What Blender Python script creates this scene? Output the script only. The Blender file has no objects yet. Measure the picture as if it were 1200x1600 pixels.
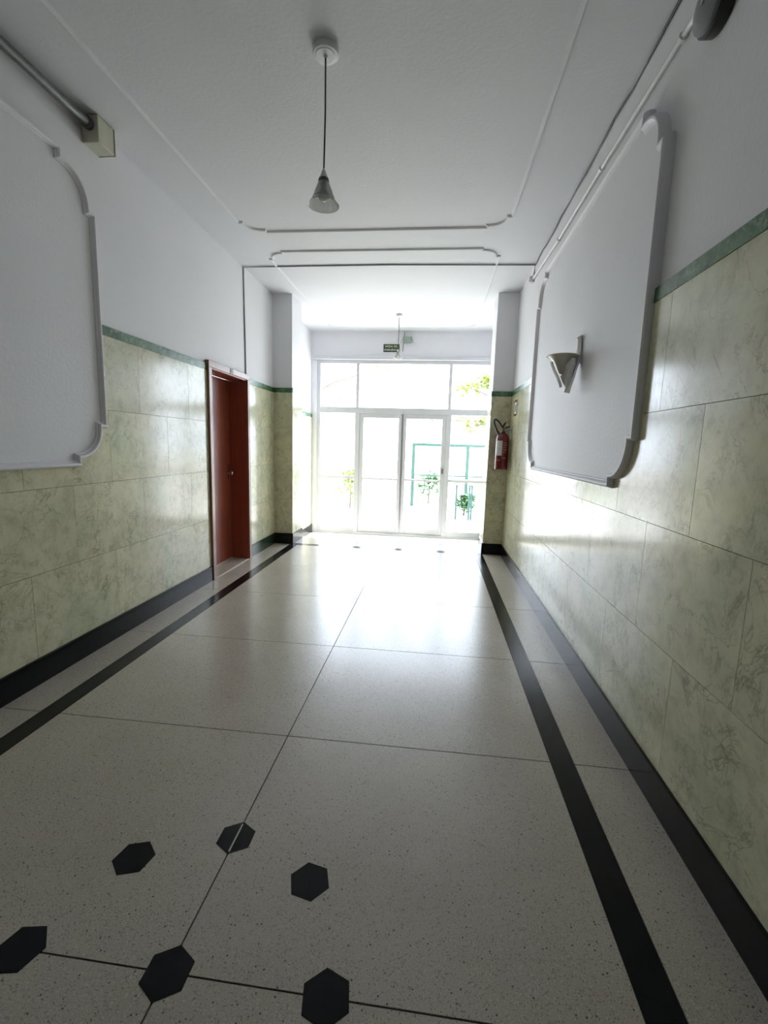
import bpy, bmesh, math, random
from mathutils import Vector, Matrix
from math import sin, cos, pi, radians

S = bpy.context.scene
COL = S.collection
random.seed(7)

# ------------------------------------------------------------------ camera
YAW, PITCH, ROLL, F_PX, EYE = 0.1064, 0.1454, 0.0297, 711.6, 1.5
fw = Vector((-sin(YAW)*cos(PITCH), cos(YAW)*cos(PITCH), -sin(PITCH)))
rt = Vector((cos(YAW), sin(YAW), 0)); up = rt.cross(fw)
rt, up = cos(ROLL)*rt + sin(ROLL)*up, -sin(ROLL)*rt + cos(ROLL)*up
cam_d = bpy.data.cameras.new('camera'); cam = bpy.data.objects.new('camera', cam_d); COL.objects.link(cam)
cam.matrix_world = Matrix(((rt.x, up.x, -fw.x, 0), (rt.y, up.y, -fw.y, 0), (rt.z, up.z, -fw.z, EYE), (0, 0, 0, 1)))
cam_d.sensor_fit = 'VERTICAL'; cam_d.sensor_height = 36; cam_d.lens = F_PX/1600*36
cam_d.clip_start = 0.02; cam_d.clip_end = 300
S.camera = cam

# ------------------------------------------------------------------ sky, sun, exposure
SKY_STRENGTH, SUN_STRENGTH, EXPOSURE = 6.0, 10.5, 0.80
W = bpy.data.worlds.new('hazy_sky'); S.world = W; W.use_nodes = True
bgn = W.node_tree.nodes['Background']
bgn.inputs['Color'].default_value = (0.88, 0.96, 1.12, 1); bgn.inputs['Strength'].default_value = SKY_STRENGTH
sun_d = bpy.data.lights.new('sun', 'SUN'); sun_d.energy = SUN_STRENGTH; sun_d.angle = 0.02; sun_d.color = (1, .96, .9)
sun = bpy.data.objects.new('sun', sun_d); COL.objects.link(sun)
sun.rotation_euler = Vector((-0.48, -0.46, -0.75)).to_track_quat('-Z', 'Y').to_euler(); sun.location = (1, 14, 12)
S.view_settings.view_transform = 'Standard'; S.view_settings.look = 'None'
S.view_settings.gamma = 1; S.view_settings.exposure = EXPOSURE; S.view_settings.use_curve_mapping = False
S.cycles.max_bounces = 14; S.cycles.diffuse_bounces = 9; S.cycles.glossy_bounces = 5
S.cycles.transparent_max_bounces = 24; S.cycles.caustics_reflective = False; S.cycles.caustics_refractive = False
S.cycles.use_guiding = True; S.cycles.use_surface_guiding = True

# ------------------------------------------------------------------ materials
def newmat(name):
    m = bpy.data.materials.new(name); m.use_nodes = True
    nt = m.node_tree; return m, nt, nt.nodes['Principled BSDF']
def N(nt, t, **kw):
    n = nt.nodes.new(t)
    for k, v in kw.items():
        if k in n.inputs: n.inputs[k].default_value = v
        else: setattr(n, k, v)
    return n
def ramp(nt, stops, interp='LINEAR'):
    r = nt.nodes.new('ShaderNodeValToRGB'); r.color_ramp.interpolation = interp
    e = r.color_ramp.elements
    while len(e) < len(stops): e.new(0.5)
    for el, (p, c) in zip(e, stops):
        el.position = p; el.color = (*c, 1) if len(c) == 3 else c
    return r
def mixc(nt, fac, a, b, blend='MIX'):
    m = nt.nodes.new('ShaderNodeMix'); m.data_type = 'RGBA'; m.blend_type = blend
    for inp, v in ((m.inputs[0], fac), (m.inputs[6], a), (m.inputs[7], b)):
        if isinstance(v, (int, float)): inp.default_value = v
        elif isinstance(v, tuple): inp.default_value = (*v, 1)
        else: nt.links.new(v, inp)
    return m.outputs[2]
def worldpos(nt, jitter=False):
    g = nt.nodes.new('ShaderNodeNewGeometry')
    if not jitter: return g.outputs['Position']
    oi = nt.nodes.new('ShaderNodeObjectInfo')
    s = N(nt, 'ShaderNodeVectorMath', operation='SCALE'); s.inputs[0].default_value = (37, 53, 71)
    nt.links.new(oi.outputs['Random'], s.inputs['Scale'])
    a = N(nt, 'ShaderNodeVectorMath', operation='ADD')
    nt.links.new(g.outputs['Position'], a.inputs[0]); nt.links.new(s.outputs[0], a.inputs[1])
    return a.outputs[0]
def plain(name, col, rough=.5, metal=0, bump=0, bscale=60, var=0, vscale=4, spec=.5):
    m, nt, b = newmat(name)
    b.inputs['Roughness'].default_value = rough; b.inputs['Metallic'].default_value = metal
    b.inputs['Specular IOR Level'].default_value = spec
    pos = worldpos(nt)
    nz = N(nt, 'ShaderNodeTexNoise', Scale=vscale, Detail=4.0); nt.links.new(pos, nz.inputs['Vector'])
    lo = tuple(max(0, c*(1-var)) for c in col); hi = tuple(min(1, c*(1+var)) for c in col)
    r = ramp(nt, [(.3, lo), (.7, hi)]); nt.links.new(nz.outputs[0], r.inputs[0])
    nt.links.new(r.outputs[0], b.inputs['Base Color'])
    if bump:
        n2 = N(nt, 'ShaderNodeTexNoise', Scale=bscale, Detail=3.0); nt.links.new(pos, n2.inputs['Vector'])
        bp = N(nt, 'ShaderNodeBump', Strength=bump, Distance=.01); nt.links.new(n2.outputs[0], bp.inputs['Height'])
        nt.links.new(bp.outputs[0], b.inputs['Normal'])
    return m
def marble(name, base_a, base_b, base_c, vein, rust, rough, scale=1.0, veinamt=1.0):
    m, nt, b = newmat(name); L = nt.links.new
    pos = worldpos(nt, True)
    big = N(nt, 'ShaderNodeTexNoise', Scale=2.2*scale, Detail=5.0, Roughness=.6, Distortion=.6); L(pos, big.inputs['Vector'])
    r0 = ramp(nt, [(.30, base_a), (.5, base_b), (.7, base_c)]); L(big.outputs[0], r0.inputs[0])
    # thin wandering veins: the zero crossing of a distorted noise
    def veins(sc, dist, width, seed):
        mp = N(nt, 'ShaderNodeMapping'); mp.inputs['Location'].default_value = (seed, seed*1.7, seed*.3); L(pos, mp.inputs['Vector'])
        v = N(nt, 'ShaderNodeTexNoise', Scale=sc, Detail=6.0, Roughness=.62, Distortion=dist); L(mp.outputs[0], v.inputs['Vector'])
        s = N(nt, 'ShaderNodeMath', operation='SUBTRACT'); s.inputs[1].default_value = .5; L(v.outputs[0], s.inputs[0])
        a = N(nt, 'ShaderNodeMath', operation='ABSOLUTE'); L(s.outputs[0], a.inputs[0])
        r = ramp(nt, [(0, (1, 1, 1)), (width*.35, (.6, .6, .6)), (width, (0, 0, 0))]); L(a.outputs[0], r.inputs[0])
        mk = N(nt, 'ShaderNodeTexNoise', Scale=sc*.9, Detail=3.0); L(mp.outputs[0], mk.inputs['Vector'])
        mr = ramp(nt, [(.46, (0, 0, 0)), (.62, (1, 1, 1))]); L(mk.outputs[0], mr.inputs[0])
        x = N(nt, 'ShaderNodeMath', operation='MULTIPLY'); L(r.outputs[0], x.inputs[0]); L(mr.outputs[0], x.inputs[1])
        y = N(nt, 'ShaderNodeMath', operation='MULTIPLY'); y.inputs[1].default_value = veinamt; L(x.outputs[0], y.inputs[0])
        return y.outputs[0]
    c = mixc(nt, veins(2.4*scale, .7, .014, 3.1), r0.outputs[0], vein)
    c = mixc(nt, veins(5.5*scale, .9, .024, 11.7), c, vein)
    c = mixc(nt, veins(1.9*scale, .9, .010, 23.9), c, rust)
    blot = N(nt, 'ShaderNodeTexNoise', Scale=19*scale, Detail=5.0, Roughness=.7, Distortion=.8); L(pos, blot.inputs['Vector'])
    rb = ramp(nt, [(.50, (0, 0, 0)), (.74, (.60, .60, .60))]); L(blot.outputs[0], rb.inputs[0])
    area = N(nt, 'ShaderNodeTexNoise', Scale=3.1*scale, Detail=2.0); L(pos, area.inputs['Vector'])
    ra = ramp(nt, [(.40, (.15, .15, .15)), (.62, (1, 1, 1))]); L(area.outputs[0], ra.inputs[0])
    xm_ = N(nt, 'ShaderNodeMath', operation='MULTIPLY'); L(rb.outputs[0], xm_.inputs[0]); L(ra.outputs[0], xm_.inputs[1])
    c = mixc(nt, xm_.outputs[0], c, vein)
    mott = N(nt, 'ShaderNodeTexNoise', Scale=9*scale, Detail=6.0, Roughness=.65); L(pos, mott.inputs['Vector'])
    rm = ramp(nt, [(.32, (.80, .80, .78)), (.52, (1, 1, 1)), (.70, (1.06, 1.06, 1.04))]); L(mott.outputs[0], rm.inputs[0])
    c = mixc(nt, 1.0, c, rm.outputs[0], 'MULTIPLY')
    L(c, b.inputs['Base Color']); b.inputs['Roughness'].default_value = rough
    return m
def terrazzo(name):
    m, nt, b = newmat(name); L = nt.links.new
    pos = worldpos(nt)
    big = N(nt, 'ShaderNodeTexNoise', Scale=1.6, Detail=4.0); L(pos, big.inputs['Vector'])
    r0 = ramp(nt, [(.3, (.425, .378, .318)), (.7, (.50, .448, .382))]); L(big.outputs[0], r0.inputs[0])
    def chips(sc, lo, hi, seed):
        mp = N(nt, 'ShaderNodeMapping'); mp.inputs['Location'].default_value = (seed, seed, 0); L(pos, mp.inputs['Vector'])
        v = N(nt, 'ShaderNodeTexVoronoi', Scale=sc, Randomness=1.0); L(mp.outputs[0], v.inputs['Vector'])
        sep = N(nt, 'ShaderNodeSeparateColor'); L(v.outputs['Color'], sep.inputs[0])
        g = N(nt, 'ShaderNodeMath', operation='GREATER_THAN'); g.inputs[1].default_value = hi; L(sep.outputs[0], g.inputs[0])
        d = N(nt, 'ShaderNodeMath', operation='LESS_THAN'); d.inputs[1].default_value = lo; L(v.outputs['Distance'], d.inputs[0])
        x = N(nt, 'ShaderNodeMath', operation='MULTIPLY'); L(g.outputs[0], x.inputs[0]); L(d.outputs[0], x.inputs[1])
        return x.outputs[0]
    c = mixc(nt, chips(150, .5, .80, 1.3), r0.outputs[0], (.50, .48, .43))
    c = mixc(nt, chips(190, .45, .82, 5.3), c, (.27, .25, .215))
    c = mixc(nt, chips(75, .22, .86, 9.1), c, (.10, .095, .085))
    fine = N(nt, 'ShaderNodeTexNoise', Scale=240.0, Detail=2.0); L(pos, fine.inputs['Vector'])
    rf = ramp(nt, [(.3, (.78, .78, .78)), (.7, (1.15, 1.15, 1.15))]); L(fine.outputs[0], rf.inputs[0])
    c = mixc(nt, 1.0, c, rf.outputs[0], 'MULTIPLY')
    L(c, b.inputs['Base Color'])
    rr = N(nt, 'ShaderNodeTexNoise', Scale=5.0, Detail=4.0); L(pos, rr.inputs['Vector'])
    mr = N(nt, 'ShaderNodeMapRange'); mr.inputs['To Min'].default_value = .21; mr.inputs['To Max'].default_value = .285; L(rr.outputs[0], mr.inputs['Value'])
    L(mr.outputs[0], b.inputs['Roughness']); b.inputs['Specular IOR Level'].default_value = .75
    return m
def wood(name, a, c2, rough):
    m, nt, b = newmat(name); L = nt.links.new
    pos = worldpos(nt)
    mp = N(nt, 'ShaderNodeMapping'); mp.inputs['Scale'].default_value = (30, 30, 1.6); L(pos, mp.inputs['Vector'])
    n = N(nt, 'ShaderNodeTexNoise', Scale=1.0, Detail=6.0, Roughness=.6, Distortion=.4); L(mp.outputs[0], n.inputs['Vector'])
    r = ramp(nt, [(.3, a), (.7, c2)]); L(n.outputs[0], r.inputs[0]); L(r.outputs[0], b.inputs['Base Color'])
    b.inputs['Roughness'].default_value = rough
    return m
def pane_glass(name):
    m = bpy.data.materials.new(name); m.use_nodes = True; nt = m.node_tree; nt.nodes.clear(); L = nt.links.new
    out = nt.nodes.new('ShaderNodeOutputMaterial'); tr = N(nt, 'ShaderNodeBsdfTransparent'); gl = N(nt, 'ShaderNodeBsdfGlossy', Roughness=.01)
    tr.inputs[0].default_value = (.97, .985, .98, 1)
    nz = N(nt, 'ShaderNodeTexNoise', Scale=3.0); L(worldpos(nt), nz.inputs['Vector'])
    bp = N(nt, 'ShaderNodeBump', Strength=.02, Distance=.01); L(nz.outputs[0], bp.inputs['Height']); L(bp.outputs[0], gl.inputs['Normal'])
    fr = N(nt, 'ShaderNodeFresnel', IOR=1.3); mx = nt.nodes.new('ShaderNodeMixShader')
    # reflect only off the outer faces; leaving a pane never reflects back inside it
    ge = nt.nodes.new('ShaderNodeNewGeometry'); inv = N(nt, 'ShaderNodeMath', operation='SUBTRACT'); inv.inputs[0].default_value = 1.0; L(ge.outputs['Backfacing'], inv.inputs[1])
    mu = N(nt, 'ShaderNodeMath', operation='MULTIPLY'); L(fr.outputs[0], mu.inputs[0]); L(inv.outputs[0], mu.inputs[1])
    L(mu.outputs[0], mx.inputs[0]); L(tr.outputs[0], mx.inputs[1]); L(gl.outputs[0], mx.inputs[2]); L(mx.outputs[0], out.inputs[0])
    return m
def frosted(name, col, rough, trans, alpha=1.0):
    m, nt, b = newmat(name)
    nz = N(nt, 'ShaderNodeTexNoise', Scale=30.0, Detail=3.0); nt.links.new(worldpos(nt), nz.inputs['Vector'])
    r = ramp(nt, [(.3, tuple(c*.94 for c in col)), (.7, col)]); nt.links.new(nz.outputs[0], r.inputs[0]); nt.links.new(r.outputs[0], b.inputs['Base Color'])
    b.inputs['Roughness'].default_value = rough; b.inputs['Transmission Weight'].default_value = trans
    b.inputs['IOR'].default_value = 1.3; b.inputs['Alpha'].default_value = alpha
    return m
def leafmat(name, a, c):
    m, nt, b = newmat(name); L = nt.links.new
    nz = N(nt, 'ShaderNodeTexNoise', Scale=9.0, Detail=2.0); L(worldpos(nt), nz.inputs['Vector'])
    r = ramp(nt, [(.35, a), (.65, c)]); L(nz.outputs[0], r.inputs[0]); L(r.outputs[0], b.inputs['Base Color'])
    b.inputs['Roughness'].default_value = .5
    tl = N(nt, 'ShaderNodeBsdfTranslucent'); L(r.outputs[0], tl.inputs[0]); mx = nt.nodes.new('ShaderNodeMixShader'); mx.inputs[0].default_value = .4
    out = nt.nodes['Material Output']; L(b.outputs[0], mx.inputs[1]); L(tl.outputs[0], mx.inputs[2]); L(mx.outputs[0], out.inputs[0])
    return m

M = {}
M['plaster'] = plain('white_plaster', (.77, .77, .80), .65, bump=.12, bscale=45, var=.015, vscale=2)
M['moulding'] = plain('moulding_paint', (.76, .745, .79), .55, bump=.05, bscale=60, var=.02)
M['ceil'] = plain('ceiling_paint', (.68, .69, .72), .7, bump=.12, bscale=45, var=.015, vscale=2)
M['marble'] = marble('pale_green_marble', (.52, .555, .395), (.61, .60, .425), (.67, .63, .455), (.22, .20, .12), (.40, .24, .16), .15, 1.0, .65)
M['green'] = marble('dark_green_marble', (.018, .072, .026), (.034, .12, .042), (.065, .18, .068), (.30, .42, .28), (.26, .40, .26), .27, 2.2, .55)
M['terrazzo'] = terrazzo('terrazzo')
M['black'] = plain('black_granite', (.006, .0065, .008), .18, var=.05, vscale=2, spec=.2)
M['blackgreen'] = plain('green_black_granite', (.018, .035, .02), .16, var=.3, vscale=6)
M['grout'] = plain('dark_grout', (.05, .046, .04), .8, var=.2)
M['brass'] = plain('pale_joint_strip', (.50, .47, .40), .4, var=.1)
M['wood'] = wood('brown_door_wood', (.21, .045, .026), (.31, .078, .042), .30)
M['woodframe'] = wood('door_frame_wood', (.20, .095, .055), (.30, .15, .09), .28)
M['white_metal'] = plain('white_painted_metal', (.60, .605, .63), .38, var=.02)
M['chrome'] = plain('chrome', (.75, .75, .76), .18, 1, var=.03)
M['pane'] = pane_glass('window_glass')
M['pvc'] = plain('white_pvc', (.72, .72, .72), .4, var=.03)
M['greypipe'] = plain('grey_steel_pipe', (.17, .18, .18), .3, .7, var=.1, vscale=20)
M['boxpl'] = plain('yellowed_plastic', (.55, .54, .44), .5, var=.06, vscale=12)
M['cable'] = plain('dark_grey_cable', (.07, .07, .075), .6, var=.1)
M['cablelight'] = plain('grey_cable_channel', (.16, .16, .165), .6, var=.1)
M['cord'] = plain('black_cord', (.03, .03, .03), .6, var=.1)
M['cap'] = plain('white_plastic_cap', (.66, .67, .68), .4, var=.03)
M['collar'] = plain('bronze_collar', (.12, .11, .09), .4, .3, var=.1)
M['shade'] = frosted('ribbed_glass_shade', (.90, .91, .88), .22, .7)
M['bulb'] = frosted('opal_bulb', (.9, .9, .88), .2, .15)
M['alab'] = plain('beige_opal_glass', (.50, .47, .39), .35, var=.08, vscale=14)
M['stucco'] = plain('white_stucco_leaf', (.74, .73, .73), .6, bump=.3, bscale=90, var=.05, vscale=25)
M['red'] = plain('red_enamel', (.11, .006, .012), .22, var=.08)
M['rubber'] = plain('black_rubber', (.015, .013, .013), .45, var=.2)
M['label'] = plain('grey_white_label', (.55, .55, .55), .5, var=.15, vscale=60)
M['labelred'] = plain('pale_print', (.36, .14, .15), .5, var=.1)
M['signgreen'] = plain('dark_green_sign', (.012, .03, .008), .35, var=.1)
M['letter_y'] = plain('pale_yellow_print', (.72, .74, .42), .5, var=.03)
M['letter_w'] = plain('pale_print_white', (.72, .76, .68), .5, var=.03)
M['bell'] = plain('grey_bell_enamel', (.22, .22, .24), .55, .0, var=.05)
M['siren'] = plain('grey_green_plastic', (.30, .36, .32), .45, var=.06)
M['greenpaint'] = plain('green_gate_paint', (.025, .07, .05), .4, var=.1)
M['darkpost'] = plain('dark_green_post', (.012, .05, .045), .4, var=.1)
M['paving'] = plain('pale_paving', (.55, .53, .49), .8, var=.08, vscale=2)
M['whitewall'] = plain('yard_wall_paint', (.82, .82, .8), .7, var=.03)
M['bark'] = plain('bark', (.12, .09, .065), .85, var=.3, vscale=14, bump=.5, bscale=30)
M['leaf'] = leafmat('leaves', (.11, .17, .03), (.26, .30, .07))
M['leafred'] = leafmat('reddish_leaves', (.28, .12, .08), (.36, .22, .12))
M['leafdark'] = leafmat('dark_leaves', (.03, .09, .03), (.08, .18, .06))
M['palestone'] = plain('pale_stone', (.68, .66, .62), .3, var=.05, vscale=5)
M['ridge'] = plain('galvanised', (.42, .43, .45), .35, .8, var=.05)

# ------------------------------------------------------------------ mesh helpers
def link(name, me, mat=None, parent=None, loc=(0, 0, 0), rot=None):
    o = bpy.data.objects.new(name, me); COL.objects.link(o); o.location = loc
    if rot: o.rotation_euler = rot
    if mat is not None and me is not None and not me.materials: me.materials.append(M[mat])
    if parent is not None: o.parent = parent
    return o
def finish(bm, name, smooth=False):
    bmesh.ops.recalc_face_normals(bm, faces=bm.faces)
    if smooth:
        for e in bm.edges:
            if len(e.link_faces) == 2 and e.calc_face_angle(0) > radians(38): e.smooth = False
    me = bpy.data.meshes.new(name); bm.to_mesh(me); bm.free()
    if smooth:
        for p in me.polygons: p.use_smooth = True
    return me
def add_box(bm, x0, x1, y0, y1, z0, z1):
    vs = [bm.verts.new(c) for c in ((x0,y0,z0),(x1,y0,z0),(x1,y1,z0),(x0,y1,z0),(x0,y0,z1),(x1,y0,z1),(x1,y1,z1),(x0,y1,z1))]
    for f in ((0,3,2,1),(4,5,6,7),(0,1,5,4),(1,2,6,5),(2,3,7,6),(3,0,4,7)): bm.faces.new([vs[i] for i in f])
_boxes = {}
def box(name, x0, x1, y0, y1, z0, z1, mat, parent=None, bevel=0.0):
    """one box given by its extents; boxes of the same size and material share mesh data"""
    dx, dy, dz = (abs(a) for a in (x1-x0, y1-y0, z1-z0))
    key = (round(dx, 4), round(dy, 4), round(dz, 4), mat, bevel)
    if key not in _boxes:
        bm = bmesh.new(); add_box(bm, -dx/2, dx/2, -dy/2, dy/2, -dz/2, dz/2)
        if bevel: bmesh.ops.bevel(bm, geom=bm.edges[:], offset=bevel, segments=1, affect='EDGES')
        _boxes[key] = finish(bm, name)
    return link(name, _boxes[key], mat, parent, ((x0+x1)/2, (y0+y1)/2, (z0+z1)/2))
def boxes(name, lst, mat, parent=None):
    bm = bmesh.new()
    for b in lst: add_box(bm, *b)
    return link(name, finish(bm, name), mat, parent)
def lathe_mesh(name, prof, seg=32, closed_ends=True, arc=2*pi, smooth=True):
    bm = bmesh.new(); rings = []
    full = abs(arc-2*pi) < 1e-6; n = seg if full else seg+1
    for r, z in prof:
        rings.append([bm.verts.new((r*cos(arc*i/seg), r*sin(arc*i/seg), z)) for i in range(n)])
    for a, b in zip(rings, rings[1:]):
        for i in range(seg):
            j = (i+1) % n; bm.faces.new((a[i], a[j], b[j], b[i]))
    if closed_ends and full:
        for rg in (rings[0], rings[-1]):
            if prof[rings.index(rg)][0] > 1e-5: bm.faces.new(rg)
    bmesh.ops.remove_doubles(bm, verts=bm.verts, dist=1e-6)
    me = finish(bm, name, smooth)
    return me
def tube_mesh(name, pts, r, seg=10, closed=True):
    """tube along a polyline; r a number or one radius per point"""
    bm = bmesh.new(); pts = [Vector(p) for p in pts]; rings = []
    rr = r if isinstance(r, (list, tuple)) else [r]*len(pts)
    ref = None
    for i, p in enumerate(pts):
        t = (pts[min(i+1, len(pts)-1)] - pts[max(i-1, 0)]).normalized()
        if ref is None: ref = Vector((0, 0, 1)) if abs(t.z) < .9 else Vector((1, 0, 0))
        n = (ref - t*ref.dot(t)).normalized(); b = t.cross(n); ref = n
        rings.append([bm.verts.new(p + rr[i]*(cos(2*pi*k/seg)*n + sin(2*pi*k/seg)*b)) for k in range(seg)])
    for a, b in zip(rings, rings[1:]):
        for k in range(seg): bm.faces.new((a[k], a[(k+1) % seg], b[(k+1) % seg], b[k]))
    if closed: bm.faces.new(rings[0]); bm.faces.new(rings[-1])
    return finish(bm, name, True)
def prism_mesh(name, poly, to3, d0, d1):
    """polygon (u,v) extruded between depths d0,d1; to3(u,v,d) gives the point"""
    bm = bmesh.new()
    a = [bm.verts.new(to3(u, v, d0)) for u, v in poly]; b = [bm.verts.new(to3(u, v, d1)) for u, v in poly]
    bm.faces.new(a); bm.faces.new(b)
    for i in range(len(poly)):
        j = (i+1) % len(poly); bm.faces.new((a[i], a[j], b[j], b[i]))
    return finish(bm, name)
def offset_poly(P, d):
    """mitred inward offset of a counter-clockwise closed polygon"""
    out = []; n = len(P)
    for i in range(n):
        p0, p1, p2 = Vector(P[i-1]), Vector(P[i]), Vector(P[(i+1) % n])
        a = (p1-p0).normalized(); b = (p2-p1).normalized()
        na = Vector((-a.y, a.x)); nb = Vector((-b.y, b.x))
        k = na + nb; l = k.length_squared
        out.append(p1 + k*(2*d/l) if l > .2 else p1 + na*d)
    return out
def frame_mesh(name, P, prof, to3):
    """moulding swept round the closed polygon P; prof = list of (inset, height)"""
    bm = bmesh.new(); rings = []
    for d, hgt in prof:
        rings.append([bm.verts.new(to3(q[0], q[1], hgt)) for q in offset_poly(P, d)])
    n = len(P)
    for a, b in zip(rings, rings[1:]):
        for i in range(n): bm.faces.new((a[i], a[(i+1) % n], b[(i+1) % n], b[i]))
    return finish(bm, name)
def eared_rect(u0, u1, v0, v1, a, s, n=10):
    """rectangle with convex quarter-round corners set in behind small shoulders, counter-clockwise"""
    R = a - s; P = []
    def corner(cx, cy, su, sv, rev):
        # from the horizontal edge round to the vertical edge
        q = [(cx+su*a, cy), (cx+su*a, cy+sv*s)]
        for i in range(1, n):
            t = i/n*pi/2; q.append((cx+su*(a - R*sin(t)), cy+sv*(a - R*cos(t))))
        q += [(cx+su*s, cy+sv*a), (cx, cy+sv*a)]
        return q[::-1] if rev else q
    P += corner(u0, v0, 1, 1, True)
    P += corner(u1, v0, -1, 1, False)
    P += corner(u1, v1, -1, -1, True)
    P += corner(u0, v1, 1, -1, False)
    return P
def empty(name, loc=(0, 0, 0), rot=None):
    o = bpy.data.objects.new(name, None); COL.objects.link(o); o.location = loc; o.empty_display_size = .1
    if rot: o.rotation_euler = rot
    return o
def tag(o, label, cat, group=None):
    o['label'] = label; o['category'] = cat
    if group: o['group'] = group
    return o
def struct(o, label=None, cat=None):
    o['kind'] = 'structure'
    if label: o['label'] = label
    if cat: o['category'] = cat
    return o
def text_mesh(name, body, size, extrude=.0015):
    c = bpy.data.curves.new(name, 'FONT'); c.body = body; c.size = size; c.extrude = extrude
    c.align_x = 'CENTER'; c.align_y = 'CENTER'; c.resolution_u = 3
    o = bpy.data.objects.new(name, c); COL.objects.link(o)
    dg = bpy.context.evaluated_depsgraph_get()
    me = bpy.data.meshes.new_from_object(o.evaluated_get(dg)); me.materials.clear()
    bpy.data.objects.remove(o); bpy.data.curves.remove(c)
    return me

# ------------------------------------------------------------------ dimensions of the place (metres)
XL, XR, ZC = -2.335, 1.003, 3.542          # faces of the marble on both long walls, ceiling
YN, YB = -5.0, 8.62                        # end behind the camera, glazed front
PY0, PY1, PXL, PXR = 6.495, 6.976, -2.057, .734   # the two piers
STEP_Y, VZ = 7.06, -.22                    # step down into the entrance, its floor level
ZBT, ZGB, ZGT = .158, 2.205, 2.27          # top of baseboard, green border
ROWS = (.158, .67, 1.18, 1.69, 2.205)      # marble courses
TT = .018                                  # marble thickness
DY0, DY1, DZ = 4.54, 5.577, 2.305          # brown door, outside of its frame

# ------------------------------------------------------------------ floor
fl = struct(boxes('floor', [(XL-.4, XR+.4, YN-.2, STEP_Y-.01, -.30, -.004)], 'grout'), 'grey beige terrazzo floor slabs with black border strips', 'floor')
G = .0028
xs = [(XL-.02, -2.087), (-1.973, -.689), (-.689, .627), (.738, XR+.02)]
ys = [YN] + [1.021+1.0765*k for k in range(-5, 5)] + [6.44]
def slab(x0, x1, y0, y1): return box('terrazzo_slab', x0+G, x1-G, y0+G, y1-G, -.03, 0, 'terrazzo', fl)
for i, (x0, x1) in enumerate(xs):
    for y0, y1 in zip(ys, ys[1:]):
        if i in (0, 3) and y1 == 6.44: y1 = PY0
        slab(x0, x1, y0, y1)
slab(PXL, -.689, 6.552, STEP_Y); slab(-.689, PXR, 6.552, STEP_Y)
for x0, x1 in ((-2.087, -1.973), (.627, .738)):
    box('border_strip', x0, x1, YN, 6.552, -.03, .0003, 'black', fl)
box('border_strip', -1.973, .627, 6.44, 6.552, -.03, .0003, 'black', fl)
def hexagon(name, cx, cy, ang, r=.073, clip=None):
    P = [(cx+r*cos(radians(ang+60*k)), cy+r*sin(radians(ang+60*k))) for k in range(6)]
    if clip:
        P = [(max(x, clip[0]), y) if clip[1] > 0 else (min(x, clip[0]), y) for x, y in P]
    return link(name, prism_mesh(name, P, lambda u, v, d: (u, v, d), -.01, .0006), 'black', fl)
HC = (-.689, 1.021)
for k in range(8):
    t = radians(45*k); hx, hy = HC[0]+.46*cos(t), HC[1]+.455*sin(t)
    hexagon('hexagon_inlay', hx, hy, {0: -20, 1: -12, 2: 30, 3: 18, 4: 10, 5: -12, 6: 30, 7: 18}[k])
hexagon('hexagon_inlay', *HC, 30)
box('joint_strip', HC[0]-.003, HC[0]+.003, HC[1]+.455-.062, HC[1]+.455+.062, -.005, .0014, 'brass', fl)
# entrance floor one step lower
fe = struct(boxes('floor_entrance', [(XL-.4, XR+.4, STEP_Y-.02, YB+.25, -.45, VZ-.004)], 'grout'), 'lower pale stone floor before the glazed entrance doors', 'floor')
for x0, x1 in ((XL-.02, -1.20), (-1.20, -.06), (-.06, XR+.02)):
    box('stone_slab', x0+G, x1-G, STEP_Y, YB+.1, VZ-.03, VZ, 'palestone', fe)
box('step_riser', PXL-.3, PXR+.3, STEP_Y-.012, STEP_Y, VZ, -.001, 'black', fe)

# ------------------------------------------------------------------ ceiling
struct(boxes('ceiling', [(XL-.4, XR+.4, YN-.2, YB+.35, ZC, ZC+.25)], 'ceil'), 'flat off white plaster ceiling', 'ceiling')

# ------------------------------------------------------------------ walls
WXL, WXR = XL-TT, XR+TT
wl = struct(boxes('wall_left', [(WXL-.38, WXL, YN-.2, DY0+.04, -.4, ZC+.02), (WXL-.38, WXL, DY1-.04, YB+.3, -.4, ZC+.02),
                                (WXL-.38, WXL, DY0+.04, DY1-.04, DZ-.04, ZC+.02)], 'plaster'), 'left wall of white plaster over pale green marble', 'wall')
wr = struct(boxes('wall_right', [(WXR, WXR+.38, YN-.2, YB+.3, -.4, ZC+.02)], 'plaster'), 'right wall of white plaster over pale green marble', 'wall')
wn = struct(boxes('wall_near', [(WXL-.1, WXR+.1, YN-.2, YN, -.1, ZC+.02)], 'plaster'), 'plain plaster end wall behind the viewer', 'wall')
PANR = (2.41, 5.04, 1.30, 3.20)      # right plaster panel: y0,y1,z0,z1
PANL = (.41, 3.04, 1.30, 3.22)
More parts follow.
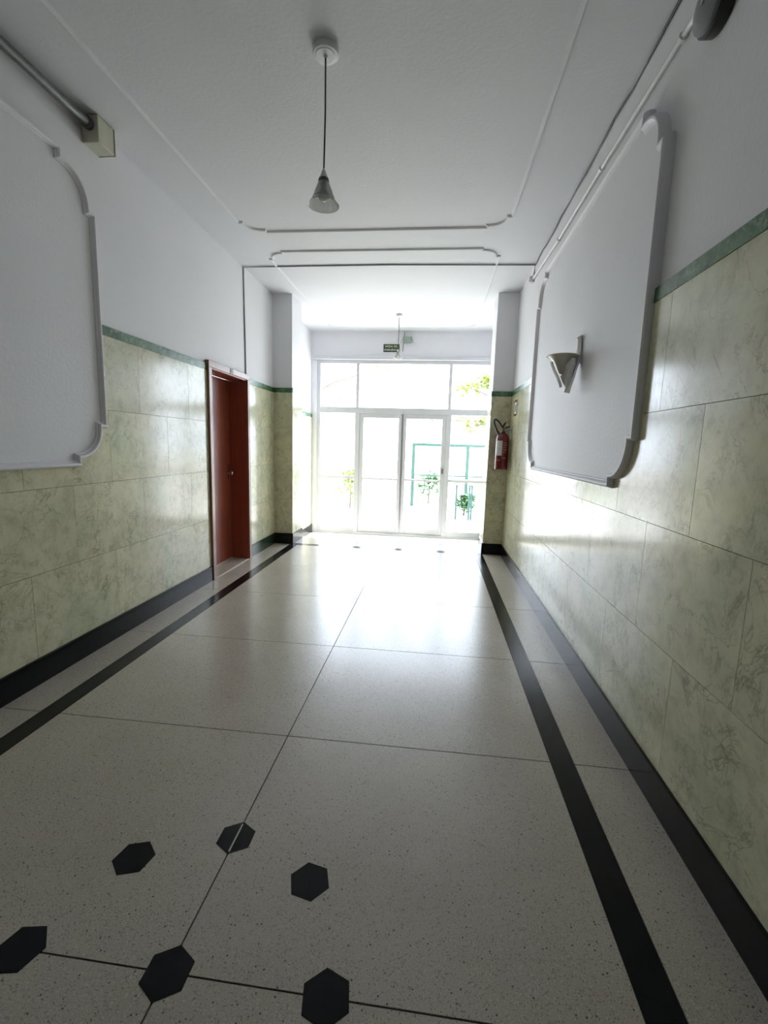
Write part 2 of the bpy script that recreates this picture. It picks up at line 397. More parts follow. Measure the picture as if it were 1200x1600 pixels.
def tiles_along(parent, side, y_start, y_end, offs, rows, pan=None, dz=0.0, cuts=()):
    """running-bond marble tiles 0.727 m long on a long wall; side -1 left, +1 right"""
    Lt = .727; xf = XL if side < 0 else XR
    xa, xb = (xf-TT, xf) if side < 0 else (xf, xf+TT)
    for r, (z0, z1) in enumerate(zip(rows, rows[1:])):
        k = math.floor((y_start-offs[r % 2])/Lt)
        y = offs[r % 2] + k*Lt
        while y < y_end:
            a, b = max(y, y_start), min(y+Lt, y_end)
            for c0, c1 in cuts or ((1e9, 1e9),):
                if c0 < b and c1 > a:
                    if a < c0-.02: box('marble_tile', xa, xb, a+.0012, c0-.0012, z0+dz+.0012, z1+dz-.0012, 'marble', parent)
                    a = min(b, c1)
            y += Lt
            if b-a < .015: continue
            if pan and a > pan[0]+.02 and b < pan[1]-.02 and z0 > pan[2]+.3: continue
            box('marble_tile', xa, xb, a+.0012, b-.0012, z0+dz+.0012, z1+dz-.0012, 'marble', parent)
def border_along(parent, side, spans, dz=0.0):
    xa, xb = (XL-TT, XL+.003) if side < 0 else (XR-.003, XR+TT)
    for y0, y1 in spans: box('green_border_tile', xa, xb, y0+.001, y1-.001, ZGB+dz, ZGT+dz, 'green', parent)
tiles_along(wr, 1, YN, PY0, (1.875-1.454, 1.505-1.454), ROWS, PANR)
tiles_along(wl, -1, YN, PY0, (3.09-2.908, 2.725-2.181), ROWS, PANL, cuts=((DY0, DY1),))
def spans(y0, y1, n): return [(y0+(y1-y0)*i/n, y0+(y1-y0)*(i+1)/n) for i in range(n)]
border_along(wr, 1, spans(YN, PANR[0]+.02, 5) + spans(PANR[1]-.02, PY0, 2))
border_along(wl, -1, spans(YN, PANL[0]+.02, 3) + spans(PANL[1]-.02, DY0, 2) + spans(DY1, PY0, 1))
# entrance recess beyond the piers: the wainscot steps down with the floor
tiles_along(wl, -1, PY1, YB-.05, (3.09-2.908, 2.725-2.181), ROWS, dz=VZ)
tiles_along(wr, 1, PY1, YB-.05, (1.875-1.454, 1.505-1.454), ROWS, dz=VZ)
border_along(wl, -1, spans(PY1, YB-.05, 2), VZ); border_along(wr, 1, spans(PY1, YB-.05, 2), VZ)
# piers
for nm, x0, x1, px in (('wall_pier_left', WXL, PXL, PXL), ('wall_pier_right', PXR, WXR, PXR)):
    t = .012
    left = 'left' in nm
    pc = (x0, x1-t) if left else (x0+t, x1)
    p = struct(boxes(nm, [(pc[0], pc[1], PY0+t, PY1-t, VZ-.05, ZC+.01)], 'plaster'),
               ('left' if left else 'right') + ' shallow pier clad in pale green marble before the entrance', 'pier')
    xs0, xs1 = (XL, PXL) if left else (PXR, XR)
    for z0, z1 in zip(ROWS, ROWS[1:]):
        box('marble_tile', xs0+.0006, xs1-.0006, PY0-.004, PY0+t, z0+.0012, z1-.0012, 'marble', p)
        sx = (PXL-t, PXL) if left else (PXR, PXR+t)
        box('marble_tile', sx[0], sx[1], PY0+t, PY1, z0+.0012, z1-.0012, 'marble', p)
    sx = (PXL-t, PXL+.003) if left else (PXR-.003, PXR+t)
    box('green_border_tile', xs0, xs1, PY0-.007, PY0+t, ZGB, ZGT, 'green', p)
    box('green_border_tile', sx[0], sx[1], PY0+t, PY1, ZGB, ZGT, 'green', p)
    box('base_block', xs0, xs1+(.012 if left else 0), PY0-.016, PY0+t, 0, ZBT, 'black', p)
    sx = (PXL-t, PXL+.012) if left else (PXR-.012, PXR+t)
    box('base_block', sx[0], sx[1], PY0+t, PY1, 0, ZBT, 'black', p)
# baseboards
b1 = struct(box('baseboard_left', XL-TT, XL+.015, YN, DY0, 0, ZBT, 'black'), 'black granite baseboard along the left wall up to the door', 'baseboard')
b2 = struct(box('baseboard_left', XL-TT, XL+.015, DY1, PY0-.016, 0, ZBT, 'blackgreen'), 'short greenish black baseboard between brown door and pier', 'baseboard')
b3 = struct(box('baseboard_right', XR-.015, XR+TT, YN, PY0-.016, 0, ZBT, 'black'), 'black granite baseboard along the right wall', 'baseboard')
b4 = struct(box('baseboard_left', XL-TT, XL+.015, PY1, YB-.05, VZ, VZ+ZBT, 'black'), 'black baseboard beside the glazed entrance beyond the left pier', 'baseboard')
b5 = struct(box('baseboard_right', XR-.015, XR+TT, PY1, YB-.05, VZ, VZ+ZBT, 'black'), 'black baseboard behind the right pier', 'baseboard')

# plaster panels with eared mouldings on both long walls
def wall_panel(name, pan, side, label):
    xf = XL if side < 0 else XR
    if side > 0: to3 = lambda u, v, d: (xf - d, -u, v); P = eared_rect(-pan[1], -pan[0], pan[2], pan[3], .26, .052)
    else: to3 = lambda u, v, d: (xf + d, u, v); P = eared_rect(pan[0], pan[1], pan[2], pan[3], .26, .052)
    prof = [(0, -.02), (0, .010), (.005, .028), (.012, .036), (.022, .036), (.029, .029), (.034, .018), (.039, .016), (.042, .004)]
    o = link(name, frame_mesh(name, P, prof, to3), 'moulding')
    struct(o, label, 'panel moulding')
    link('panel_field', prism_mesh('panel_field', offset_poly(P, .038), to3, -.02, .006), 'plaster', o)
    return o
wall_panel('trim_1', PANR, 1, 'raised eared moulding panel on the right wall around the sconce')
wall_panel('trim_2', PANL, -1, 'raised eared moulding panel on the left wall before the door')
def ceil_panel(name, x0, x1, y0, y1, label):
    P = eared_rect(x0, x1, y0, y1, .20, .04)
    prof = [(0, 0), (.003, .012), (.010, .017), (.018, .015), (.026, .007), (.030, 0)]
    o = link(name, frame_mesh(name, P, prof, lambda u, v, d: (u, v, ZC-d)), 'ceil')
    return struct(o, label, 'ceiling moulding')
ceil_panel('trim_3', -1.955, .605, .64, 4.67, 'thin eared ceiling moulding around the nearer pendant lamp')
ceil_panel('trim_4', -1.955, .605, 5.10, 8.34, 'thin eared ceiling moulding towards the entrance')

# ------------------------------------------------------------------ brown door in the left wall
LX = XL-.215
d1 = struct(empty('door_1', (XL, (DY0+DY1)/2, 0)), 'brown wooden door recessed in the left wall, numbered frame', 'door')
def dl(name, x0, x1, y0, y1, z0, z1, mat, par=None, bevel=0):
    o = box(name, x0-d1.location.x, x1-d1.location.x, y0-d1.location.y, y1-d1.location.y, z0, z1, mat, d1, bevel)
    if par is not None:
        o.parent = par; o.location = o.location - par.location
    return o
FW = .066
dl('door_frame', LX-.04, XL+.026, DY0, DY0+FW, 0, DZ-FW, 'woodframe', bevel=.004)
dl('door_frame', LX-.04, XL+.026, DY1-FW, DY1, 0, DZ-FW, 'woodframe', bevel=.004)
head = dl('door_frame', LX-.04, XL+.026, DY0, DY1, DZ-FW, DZ, 'woodframe', bevel=.004)
# dark lining boards of the reveal
dl('reveal_board', LX-.001, XL+.010, DY0+FW, DY0+FW+.012, 0, DZ-FW, 'wood')
dl('reveal_board', LX-.001, XL+.010, DY1-FW-.012, DY1-FW, 0, DZ-FW, 'wood')
dl('reveal_board', LX-.001, XL+.010, DY0+FW+.012, DY1-FW-.012, DZ-FW-.012, DZ-FW, 'wood')
leaf = dl('door_leaf', LX-.04, LX, DY0+FW+.014, DY1-FW-.014, .012, DZ-FW-.014, 'wood', bevel=.002)
dl('threshold', LX-.04, XL+.004, DY0+FW, DY1-FW, -.003, .006, 'terrazzo')
dl('threshold_edge', XL+.004, XL+.016, DY0+FW, DY1-FW, -.003, .007, 'brass')
dl('threshold_edge', LX+.001, LX+.018, DY0+FW+.013, DY1-FW-.013, .006, .016, 'brass')
pl = dl('lock_plate', LX, LX+.004, 5.428, 5.456, 1.03, 1.21, 'chrome', par=leaf)
kn = link('knob', lathe_mesh('knob', [(.0, 0), (.016, 0), (.012, .01), (.010, .03), (.02, .036), (.027, .048), (.026, .060), (.016, .068), (0, .070)], 20), 'chrome', leaf,
          Vector((LX+.002, 5.442, 1.10)) - Vector(d1.location) - Vector(leaf.location), (0, pi/2, 0))
np_ = dl('number_plate', XL+.026, XL+.029, 5.030, 5.110, DZ-FW+.006, DZ-.006, 'collar', par=head)
tm = text_mesh('door_number', '01', .058)
link('number', tm, 'letter_w', head, Vector((XL+.030, 5.07, DZ-FW/2)) - Vector(d1.location) - Vector(head.location), (pi/2, 0, pi/2))

# ------------------------------------------------------------------ glazed front
GX0, GX1, GZ0, GZT0, GZT1, GZ1 = -2.245, 1.0, VZ+.03, 2.08, 2.19, 3.05
wb = struct(boxes('wall_back', [(WXL-.1, WXR+.1, YB-.04, YB+.30, GZ1, ZC+.02), (WXL-.1, GX0, YB-.04, YB+.30, -.4, GZ1), (GX1, WXR+.1, YB-.04, YB+.30, -.4, GZ1),
                                (GX0, GX1, YB-.03, YB+.30, -.4, GZ0)], 'plaster'), 'white plaster lintel and jambs around the glazed entrance', 'wall')
w1 = struct(empty('window_1', ((GX0+GX1)/2, YB, GZ0)), 'white metal glazed screen with transom lights and side lights around the doors', 'window')
def wloc(par, name, x0, x1, y0, y1, z0, z1, mat, bevel=0):
    L0 = par.location
    return box(name, x0-L0.x, x1-L0.x, y0-L0.y, y1-L0.y, z0-L0.z, z1-L0.z, mat, par, bevel)
F0, F1 = YB-.02, YB+.06
mxl, mxr = (-1.520, -1.430), (.186, .276)
wloc(w1, 'frame_post', GX0, GX0+.062, F0, F1, GZ0, GZ1, 'white_metal', .004)
wloc(w1, 'frame_post', GX1-.062, GX1, F0, F1, GZ0, GZ1, 'white_metal', .004)
wloc(w1, 'frame_head', GX0+.062, GX1-.062, F0-.01, F1, GZ1-.075, GZ1, 'white_metal', .004)
wloc(w1, 'ledge', GX0-.05, GX1+.02, F0-.09, F0-.01, GZ1-.012, GZ1+.045, 'white_metal', .004)
wloc(w1, 'transom', GX0+.062, GX1-.062, F0, F1, GZT0, GZT1, 'white_metal', .004)
for a, b in (mxl, mxr):
    wloc(w1, 'mullion', a, b, F0, F1, GZ0, GZT0, 'white_metal', .004)
    wloc(w1, 'mullion', a+.012, b-.020, F0, F1, GZT1, GZ1-.075, 'white_metal', .004)
def pane(par, x0, x1, z0, z1): return wloc(par, 'pane', x0-.006, x1+.006, YB+.015, YB+.021, z0-.006, z1+.006, 'pane')
pane(w1, GX0+.062, mxl[0]+.012, GZT1, GZ1-.075); pane(w1, mxl[1]-.020, mxr[0]+.012, GZT1, GZ1-.075); pane(w1, mxr[1]-.020, GX1-.062, GZT1, GZ1-.075)
for x0, x1 in ((GX0+.062, mxl[0]), (mxr[1], GX1-.062)):
    wloc(w1, 'bottom_rail', x0, x1, F0, F1, GZ0, GZ0+.10, 'white_metal', .004)
    wloc(w1, 'mid_rail', x0, x1, F0+.01, F1-.01, .845, .90, 'white_metal', .003)
    pane(w1, x0, x1, GZ0+.10, .845); pane(w1, x0, x1, .90, GZT0)
wloc(w1, 'sill', mxl[1], mxr[0], F0, F1, GZ0, GZ0+.02, 'ridge')
xm = (mxl[1]+mxr[0])/2
def leaf_door(name, x0, x1, label, lock_right):
    d = struct(empty(name, ((x0+x1)/2, YB, GZ0+.02)), label, 'door')
    st = .075; z0, z1 = GZ0+.0205, GZT0-.0005
    wloc(d, 'stile', x0+.0005, x0+st, F0+.012, F1-.012, z0, z1, 'white_metal', .004)
    wloc(d, 'stile', x1-st, x1-.0005, F0+.012, F1-.012, z0, z1, 'white_metal', .004)
    wloc(d, 'top_rail', x0+st, x1-st, F0+.012, F1-.012, z1-.08, z1, 'white_metal', .004)
    wloc(d, 'bottom_rail', x0+st, x1-st, F0+.012, F1-.012, z0, z0+.11, 'white_metal', .004)
    wloc(d, 'mid_rail', x0+st, x1-st, F0+.02, F1-.02, .845, .880, 'white_metal', .003)
    pane(d, x0+st, x1-st, z0+.11, .845); pane(d, x0+st, x1-st, .880, z1-.08)
    if lock_right:
        wloc(d, 'lock', x1-.046, x1-.022, F0-.004, F0+.012, 1.00, 1.10, 'collar', .003)
        wloc(d, 'astragal', x0-.012, x0+.012, F0+.004, F0+.012, z0, z1, 'ridge')
    return d
leaf_door('door_2', mxl[1], xm, 'left white metal glazed door leaf of the entrance', False)
leaf_door('door_3', xm, mxr[0], 'right white metal glazed door leaf with lock', True)

# ------------------------------------------------------------------ pendant lamps
def pendant(x, y, drop, k, label):
    t = tag(empty('pendant_lamp', (x, y, ZC)), label, 'lamp', 'ceiling pendant lamps')
    can = link('canopy', lathe_mesh('canopy', [(0, 0), (.066*k, 0), (.068*k, -.004), (.068*k, -.030), (.065*k, -.034), (.052*k, -.035), (.050*k, -.037), (.012, -.038), (.007, -.046), (0, -.046)], 32), 'cap', t)
    zs = -drop
    link('cord', tube_mesh('cord', [(0, 0, -.04), (.001, .001, -.3), (-.004, 0, zs+.17*k)], .0045, 8), 'cord', t)
    link('socket_cap', lathe_mesh('socket_cap', [(.004, zs+.185*k), (.010*k, zs+.172*k), (.024*k, zs+.134*k), (0, zs+.132*k)], 24), 'cap', t, (-.004, 0, 0))
    link('collar', lathe_mesh('collar', [(0, zs+.134*k), (.027*k, zs+.134*k), (.030*k, zs+.122*k), (.026*k, zs+.116*k), (0, zs+.116*k)], 24), 'collar', t, (-.004, 0, 0))
    out = [(.026, .120), (.032, .108), (.042, .086), (.049, .068), (.054, .052), (.057, .044), (.060, .041), (.060, .037), (.066, .026), (.076, .012), (.085, .002), (.086, 0)]
    inn = [(.083, .001), (.072, .013), (.062, .027), (.055, .040), (.046, .066), (.038, .086), (.029, .107), (.023, .118)]
    link('shade', lathe_mesh('shade', [(r*k, zs+z*k) for r, z in out+inn], 40, False), 'shade', t, (-.004, 0, 0))
    link('bulb', lathe_mesh('bulb', [(0, zs+.02*k), (.014*k, zs+.022*k), (.026*k, zs+.034*k), (.030*k, zs+.05*k), (.025*k, zs+.07*k), (.014*k, zs+.095*k), (.013*k, zs+.115*k), (0, zs+.115*k)], 24), 'bulb', t, (-.004, 0, 0))
    return t
pendant(-.661, 2.647, .757, 1.0, 'glass bell pendant lamp on a black cord, nearest the viewer')
pendant(-.651, 7.50, .665, .75, 'small pendant lamp hanging just before the glazed entrance')

# ------------------------------------------------------------------ sconce on the right panel
sc = tag(empty('wall_sconce', (XR, 3.5, 2.12)), 'leaf shaped plaster sconce with beige glass bowl on right wall', 'sconce')
bowl_out = [(0, -.095), (.016, -.090), (.030, -.070), (.046, -.035), (.066, 0), (.088, .022), (.104, .032), (.110, .030)]
bowl_in = [(.106, .036), (.088, .030), (.060, .010), (.040, -.03), (.020, -.07), (0, -.08)]
link('bowl', lathe_mesh('bowl', bowl_out+bowl_in, 32, False), 'alab', sc, (-.125, 0, .015))
def leaf_blade(name, path, widths, thick, mat='stucco', dirw=Vector((0, 1, 0))):
    """a curved leaf: widths across, with a raised mid rib"""
    bm = bmesh.new(); rows = []; pts = [Vector(p) for p in path]
    for i, (p, w) in enumerate(zip(pts, widths)):
        t = (pts[min(i+1, len(pts)-1)] - pts[max(i-1, 0)]).normalized(); nrm = t.cross(dirw).normalized()
        row = []
        for s, hh in ((-1, 0), (-.55, .5), (0, 1), (.55, .5), (1, 0), (.5, -.5), (-.5, -.5)):
            wig = 1 + .12*sin(i*2.3)
            row.append(bm.verts.new(p + dirw*(s*w*wig) + nrm*(hh*thick)))
        rows.append(row)
    for a, b in zip(rows, rows[1:]):
        for k in range(7): bm.faces.new((a[k], a[(k+1) % 7], b[(k+1) % 7], b[k]))
    bm.faces.new(rows[0]); bm.faces.new(rows[-1])
    return link(name, finish(bm, name, True), mat, sc)
leaf_blade('back_leaf', [(-.030, 0, .180), (-.020, 0, .165), (-.018, 0, .12), (-.022, 0, .07), (-.032, 0, .02), (-.046, 0, -.04), (-.062, 0, -.11), (-.076, 0, -.165), (-.084, 0, -.205)],
           [.018, .036, .048, .056, .062, .060, .046, .028, .012], .028)
leaf_blade('front_leaf', [(-.205, -.01, .005), (-.200, -.01, -.02), (-.180, -.008, -.06), (-.155, -.005, -.10), (-.135, 0, -.14), (-.125, 0, -.17)],
           [.014, .030, .036, .032, .022, .010], .014)
leaf_blade('side_leaf', [(-.075, -.075, .02), (-.085, -.070, -.02), (-.092, -.050, -.07), (-.090, -.025, -.12), (-.080, -.008, -.17)],
           [.016, .034, .038, .030, .012], .014, dirw=Vector((.75, -.66, 0)))
leaf_blade('side_leaf', [(-.075, .075, .02), (-.085, .070, -.02), (-.092, .050, -.07), (-.090, .025, -.12), (-.080, .008, -.17)],
           [.016, .034, .038, .030, .012], .014, dirw=Vector((.75, .66, 0)))
link('stem', tube_mesh('stem', [(-.07, 0, -.185), (-.098, 0, -.13), (-.122, 0, -.085)], [.010, .016, .014], 12), 'stucco', sc)
link('wall_plate', lathe_mesh('wall_plate', [(0, 0), (.05, 0), (.045, .012), (.02, .018), (0, .018)], 24), 'stucco', sc, (-.005, 0, .05), (0, -pi/2, 0))

# ------------------------------------------------------------------ fire extinguisher by the right pier
ex = tag(empty('fire_extinguisher', (.893, 6.30, 1.235)), 'red fire extinguisher hung on right wall beside the pier', 'fire extinguisher')
body = [(0, .006), (.060, 0), (.084, .004), (.086, .016), (.086, .395), (.080, .425), (.062, .452), (.036, .468), (.028, .474), (.028, .49), (0, .49)]
link('cylinder', lathe_mesh('cylinder', body, 36), 'red', ex)
link('base_ring', lathe_mesh('base_ring', [(.078, -.008), (.087, -.008), (.0885, .02), (.086, .022)], 36, False), 'red', ex)
link('valve', lathe_mesh('valve', [(0, .488), (.022, .488), (.022, .515), (.014, .52), (.014, .55), (0, .552)], 20), 'collar', ex)
link('carry_handle', tube_mesh('carry_handle', [(.02, 0, .535), (.045, -.008, .552), (.085, -.02, .556)], [.009, .010, .008], 10), 'rubber', ex)
link('lever', tube_mesh('lever', [(-.004, 0, .552), (.012, -.004, .592), (.026, -.008, .612)], [.011, .012, .008], 10), 'rubber', ex)
hose = [(-.010, 0, .54), (-.04, -.006, .585), (-.075, -.012, .625), (-.108, -.016, .650), (-.128, -.018, .640), (-.126, -.02, .60), (-.108, -.022, .55), (-.085, -.022, .505), (-.06, -.02, .465)]
link('hose', tube_mesh('hose', hose, .0125, 12), 'rubber', ex)
link('nozzle', tube_mesh('nozzle', [(-.085, -.022, .505), (-.060, -.020, .462), (-.048, -.018, .44)], [.013, .016, .019], 12), 'rubber', ex)
def wrap(name, a0, a1, z0, z1, r, mat):
    bm = bmesh.new(); n = 10; A = []; B = []
    for i in range(n+1):
        t = radians(a0+(a1-a0)*i/n)
        A.append([bm.verts.new((q*cos(t), q*sin(t), z0)) for q in (r, r+.0012)]); B.append([bm.verts.new((q*cos(t), q*sin(t), z1)) for q in (r, r+.0012)])
    for i in range(n):
        bm.faces.new((A[i][1], A[i+1][1], B[i+1][1], B[i][1])); bm.faces.new((A[i][0], A[i+1][0], B[i+1][0], B[i][0]))
        bm.faces.new((A[i][0], A[i+1][0], A[i+1][1], A[i][1])); bm.faces.new((B[i][0], B[i+1][0], B[i+1][1], B[i][1]))
    for i in (0, n): bm.faces.new((A[i][0], A[i][1], B[i][1], B[i][0]))
    return link(name, finish(bm, name), mat, ex)
wrap('label', 205, 262, .175, .37, .0865, 'label')
for i, (a, b, z) in enumerate(((268, 300, .335), (268, 305, .305), (268, 298, .275), (270, 306, .245), (270, 296, .215), (215, 250, .11), (258, 300, .14))):
    wrap('print_line', a, b, z, z+.010, .0866, 'labelred')
link('hanger', tube_mesh('hanger', [(.01, 0, .50), (.06, .005, .512), (XR-.893, .008, .512)], .006, 8), 'ridge', ex)
link('hanger_plate', (lambda bm: (add_box(bm, XR-.893-.006, XR-.893, -.025, .035, .47, .55), finish(bm, 'hanger_plate'))[1])(bmesh.new()), 'ridge', ex)

# red framed notice above the extinguisher
nt_ = tag(empty('notice_plate', (XR, 6.10, 1.92)), 'small red framed notice on right wall above the extinguisher', 'sign')
bx = lambda n, x0, x1, y0, y1, z0, z1, m: box(n, x0, x1, y0, y1, z0, z1, m, nt_)
bx('backing', -.004, 0, -.10, .10, 0, .20, 'labelred' if False else 'letter_w')
for a in ((-.10, .10, 0, .028), (-.10, .10, .172, .20), (-.10, -.072, .028, .172), (.072, .10, .028, .172)):
    bx('border', -.0055, -.004, a[0], a[1], a[2], a[3], 'red')
bx('pictogram', -.0055, -.004, -.025, .025, .05, .14, 'red')

# ------------------------------------------------------------------ exit sign and emergency light over the doors
sg = tag(empty('exit_sign', (-.868, YB-.04, 3.182)), 'dark green emergency exit sign above the glazed doors', 'sign')
box('panel', -.145, .145, -.012, 0, 0, .135, 'signgreen', sg)
link('lettering', text_mesh('lettering', 'SAÍDA DE', .052), 'letter_y', sg, (-.008, -.0135, .094), (pi/2, 0, 0))
link('lettering', text_mesh('lettering', 'EMERGÊNCIA', .044), 'letter_w', sg, (0, -.0135, .034), (pi/2, 0, 0))
em = tag(empty('emergency_light', (-.582, YB-.04, 3.335)), 'grey emergency light unit on lintel right of the exit sign', 'emergency light')
box('housing', -.075, .075, -.075, 0, 0, .105, 'siren', em, .006)
for s in (-1, 1):
    a = link('lamp_head', lathe_mesh('lamp_head', [(0, 0), (.022, 0), (.036, .03), (.038, .055), (0, .052)], 20), 'cap', em, (s*.115, -.03, .055), (pi/2, 0, s*.35))
    link('lamp_arm', tube_mesh('lamp_arm', [(s*.07, -.03, .055), (s*.115, -.03, .055)], .008, 8), 'cap', em)
link('wire', tube_mesh('wire', [(-.055, -.006, .105), (-.057, -.006, .15), (-.056, -.006, .20)], .004, 6), 'cable', em)
link('wire', tube_mesh('wire', [(-.068, -.006, 0), (-.075, -.006, -.05), (-.077, -.006, -.10), (-.080, -.006, -.145)], .004, 6), 'cable', em)

# ------------------------------------------------------------------ pipes, cables, boxes
cp = tag(link('conduit_pipe', tube_mesh('conduit_pipe', [(WXR-.018, 5.555, 3.388), (WXR-.018, 4.47, 3.345), (WXR-.018, 3.42, 3.340), (WXR-.018, 2.36, 3.318)], .0125, 12), 'pvc'),
         'thin white conduit running along top of right wall', 'conduit')
for y, z in ((4.47, 3.345), (3.42, 3.340), (2.42, 3.319)):
    link('clip', tube_mesh('clip', [(WXR-.018, y-.012, z), (WXR-.018, y+.012, z)], .0185, 12), 'pvc', cp)
cb = tag(box('junction_box', WXR-.05, WXR, 5.56, 5.64, 3.355, 3.425, 'pvc', None, .004), 'small white junction box at the far end of the right conduit', 'junction box')
box('cover', -.031, -.025, -.036, .036, -.031, .031, 'cap', cb)
pts = []
for i in range(46):
    y = -.5 + i*.135; pts.append((WXR-.006+.004*sin(i*1.3), y, ZC-.012+.007*sin(i*.9+1)+.004*sin(i*2.1)))
tag(link('corner_cable', tube_mesh('corner_cable', pts, [.0045+.002*abs(sin(i*.37)) for i in range(len(pts))], 6), 'cable'),
    'thin dark cable tacked along the corner of ceiling and right wall', 'cable')
cc = tag(link('cross_cable', tube_mesh('cross_cable', [(XL-TT+.008, 5.545, DZ+.001), (XL-TT+.008, 5.53, 2.9), (XL-TT+.008, 5.515, ZC-.010), (-1.9, 5.515, ZC-.008), (-.6, 5.505, ZC-.008), (WXR-.008, 5.55, ZC-.010), (WXR-.008, 5.575, 3.434)], .0075, 6), 'cablelight'),
         'dark cable crossing the ceiling and dropping to the brown door', 'cable')
gp = tag(link('steel_pipe', tube_mesh('steel_pipe', [(XL+.045, -1.2, 3.47), (XL+.045, 3.004, 3.475)], .027, 18), 'greypipe'),
         'grey steel pipe along the top corner of left wall', 'pipe')
link('locknut', tube_mesh('locknut', [(XL+.045, 2.975, 3.475), (XL+.045, 3.005, 3.475)], .036, 8), 'cable', gp)
jb = tag(box('connection_box', XL-TT, XL+.10, 3.012, 3.16, 3.375, ZC-.006, 'boxpl', None, .004), 'yellowed connection box where the grey pipe ends', 'junction box')
box('lid', .0, .125, -.005, .002, -.085, .078, 'boxpl', jb).location = (0, .080, 0)
be = tag(empty('alarm_bell', (WXR, 2.125, 3.215)), 'grey round alarm bell with black rim high on right wall', 'alarm bell')
rotb = (0, -pi/2, 0)
link('back_box', lathe_mesh('back_box', [(0, 0), (.100, 0), (.106, .006), (.106, .046), (.100, .050), (0, .050)], 40), 'rubber', be, (0, 0, 0), rotb)
link('gong', lathe_mesh('gong', [(0, .050), (.096, .050), (.098, .056), (.096, .064), (.088, .070), (.05, .075), (.02, .077), (0, .077)], 40), 'bell', be, (0, 0, 0), rotb)
link('centre_bolt', lathe_mesh('centre_bolt', [(0, .077), (.010, .077), (.010, .084), (0, .086)], 12), 'ridge', be, (0, 0, 0), rotb)
link('gland', tube_mesh('gland', [(-.018, .09, .065), (-.018, .15, .088), (-.018, .20, .100), (-.018, .235, .103)], [.020, .020, .014, .0125], 12), 'pvc', be)

# ------------------------------------------------------------------ outside: forecourt, gate, trees
YZ = -.35
struct(boxes('paving', [(-30, 30, YB+.28, 60, YZ-.2, YZ)], 'paving'), 'pale sunlit paving outside the glazed doors', 'paving')
struct(box('entrance_step', GX0-.3, GX1+.3, YB+.30, YB+1.1, YZ, VZ-.02, 'paving'), 'pale step outside the glazed doors', 'step')
# railing with dark green posts and a thin top bar
def railing(x0, x1, y, h, posts, label):
    r = tag(empty('railing', ((x0+x1)/2, y, YZ)), label, 'railing')
    for px in posts:
        box('post', px-r.location.x-.022, px-r.location.x+.022, -.022, .022, 0, h, 'darkpost', r)
        link('post_cap', lathe_mesh('post_cap', [(.022, 0), (.034, .01), (.030, .035), (.012, .05), (0, .052)], 12), 'darkpost', r, (px-r.location.x, 0, h))
    return r
railing(.3, 1.4, 11.8, .86, (.60, .93, .99), 'short dark green posts outside the right side light')
g = tag(empty('street_gate', (.9, 14.2, YZ)), 'green metal street gate seen through the glazed doors', 'gate')
for px in (-1.55, .1, 1.75): box('gate_post', px-.05, px+.05, -.05, .05, 0, 1.86, 'greenpaint', g)
box('top_beam', -1.6, 1.8, -.06, .06, 1.86, 1.95, 'greenpaint', g)
box('lower_rail', -1.5, 1.7, -.02, .02, .95, .99, 'greenpaint', g)
for k in range(12): box('bar', -1.42+k*.13, -1.40+k*.13, -.01, .01, .99, 1.86, 'greenpaint', g)
def foliage(name, centers, n, size, mat, parent, rng):
    bm = bmesh.new()
    for (cx, cy, cz, r) in centers:
        for _ in range(n):
            d = Vector((rng.gauss(0, 1), rng.gauss(0, 1), rng.gauss(0, 1))); d = d.normalized()*r*rng.random()**.5
            p = Vector((cx, cy, cz)) + Vector((d.x, d.y, d.z*.6)); s = size*(.6+.8*rng.random())
            a = Vector((rng.gauss(0, 1), rng.gauss(0, 1), rng.gauss(-.4, .6))).normalized(); b = a.cross(Vector((rng.random()-.5, rng.random()-.5, 1))).normalized()*.38
            nn = a.cross(b)*.25
            v = [bm.verts.new(p + s*q) for q in (a*0, a*.45+b+nn, a*1.05, a*.45-b+nn)]
            bm.faces.new((v[0], v[1], v[2])); bm.faces.new((v[0], v[2], v[3]))
    o = link(name, finish(bm, name), mat, parent); o['kind'] = 'stuff'; return o
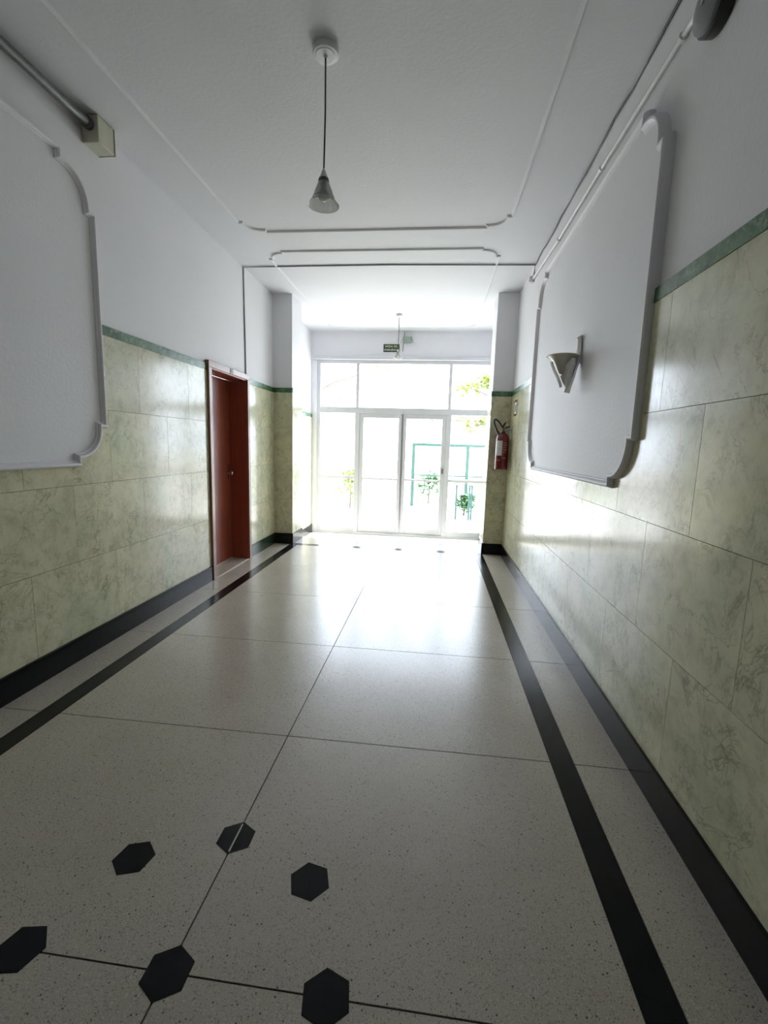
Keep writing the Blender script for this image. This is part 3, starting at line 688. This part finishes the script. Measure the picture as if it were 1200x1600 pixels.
def tree(x, y, h, arms, mat, label, seed, n=60, size=.15):
    rng = random.Random(seed)
    t = tag(empty('street_tree', (x, y, YZ)), label, 'tree', 'trees outside the entrance')
    link('trunk', tube_mesh('trunk', [(0, 0, 0), (.03, .02, h*.35), (-.04, 0, h*.7), (.02, 0, h)], [.17, .13, .11, .07], 12), 'bark', t)
    cs = []
    for (z0, tip) in arms:
        tx, ty, tz = tip; mid = (tx*.5, ty*.5, (z0+tz)/2+.2)
        link('branch', tube_mesh('branch', [(0, 0, z0), mid, tip], [.05, .032, .012], 8), 'bark', t)
        cs += [(tx, ty, tz, .42), (tx*.72, ty*.72+.1, tz+.25, .38)]
    foliage('foliage', cs, n, size, mat, t, rng)
    return t
tree(2.7, 14.6, 5.4, [(2.6, (-1.8, -.4, 3.65)), (2.9, (-1.35, -.5, 3.75)), (2.2, (-1.6, -.3, 2.55)), (3.6, (1.2, .3, 4.4))], 'leaf', 'light green street tree leaning into the right transom view', 3, 48, .17)
tree(-5.0, 15.5, 5.8, [(3.0, (3.0, -.3, 4.3)), (2.6, (3.0, .2, 2.95)), (3.4, (-.8, .3, 4.6)), (2.8, (2.2, -.2, 3.0))], 'leaf', 'street tree left of the entrance with a bare branch tip', 5, 22, .12)
tree(3.4, 18.5, 5.6, [(2.6, (-1.7, -.3, 2.75)), (2.5, (-3.6, .2, 2.9)), (2.7, (-2.4, .1, 3.0))], 'leafred', 'reddish street tree far behind the green gate', 9, 30, .14)
def shrub(x, y, r, mat, label, seed):
    t = tag(empty('shrub', (x, y, YZ)), label, 'shrub', 'shrubs outside the entrance')
    link('stem', tube_mesh('stem', [(0, 0, 0), (.02, 0, r*.5), (0, .02, r*.9)], [.03, .022, .012], 8), 'bark', t)
    foliage('foliage', [(0, 0, r*.8, r*.75), (.1, 0, r*1.2, r*.5)], 150, .13, mat, t, random.Random(seed))
shrub(.86, 12.6, .42, 'leafdark', 'low dark shrub between the railing posts', 21)
shrub(-2.4, 13.0, .8, 'leaf', 'light green shrub behind the left side light', 22)
shrub(-.15, 15.0, .7, 'leafdark', 'dark shrub behind the green gate', 23)
shrub(1.7, 13.6, .75, 'leaf', 'light green shrub right of the green gate', 24)
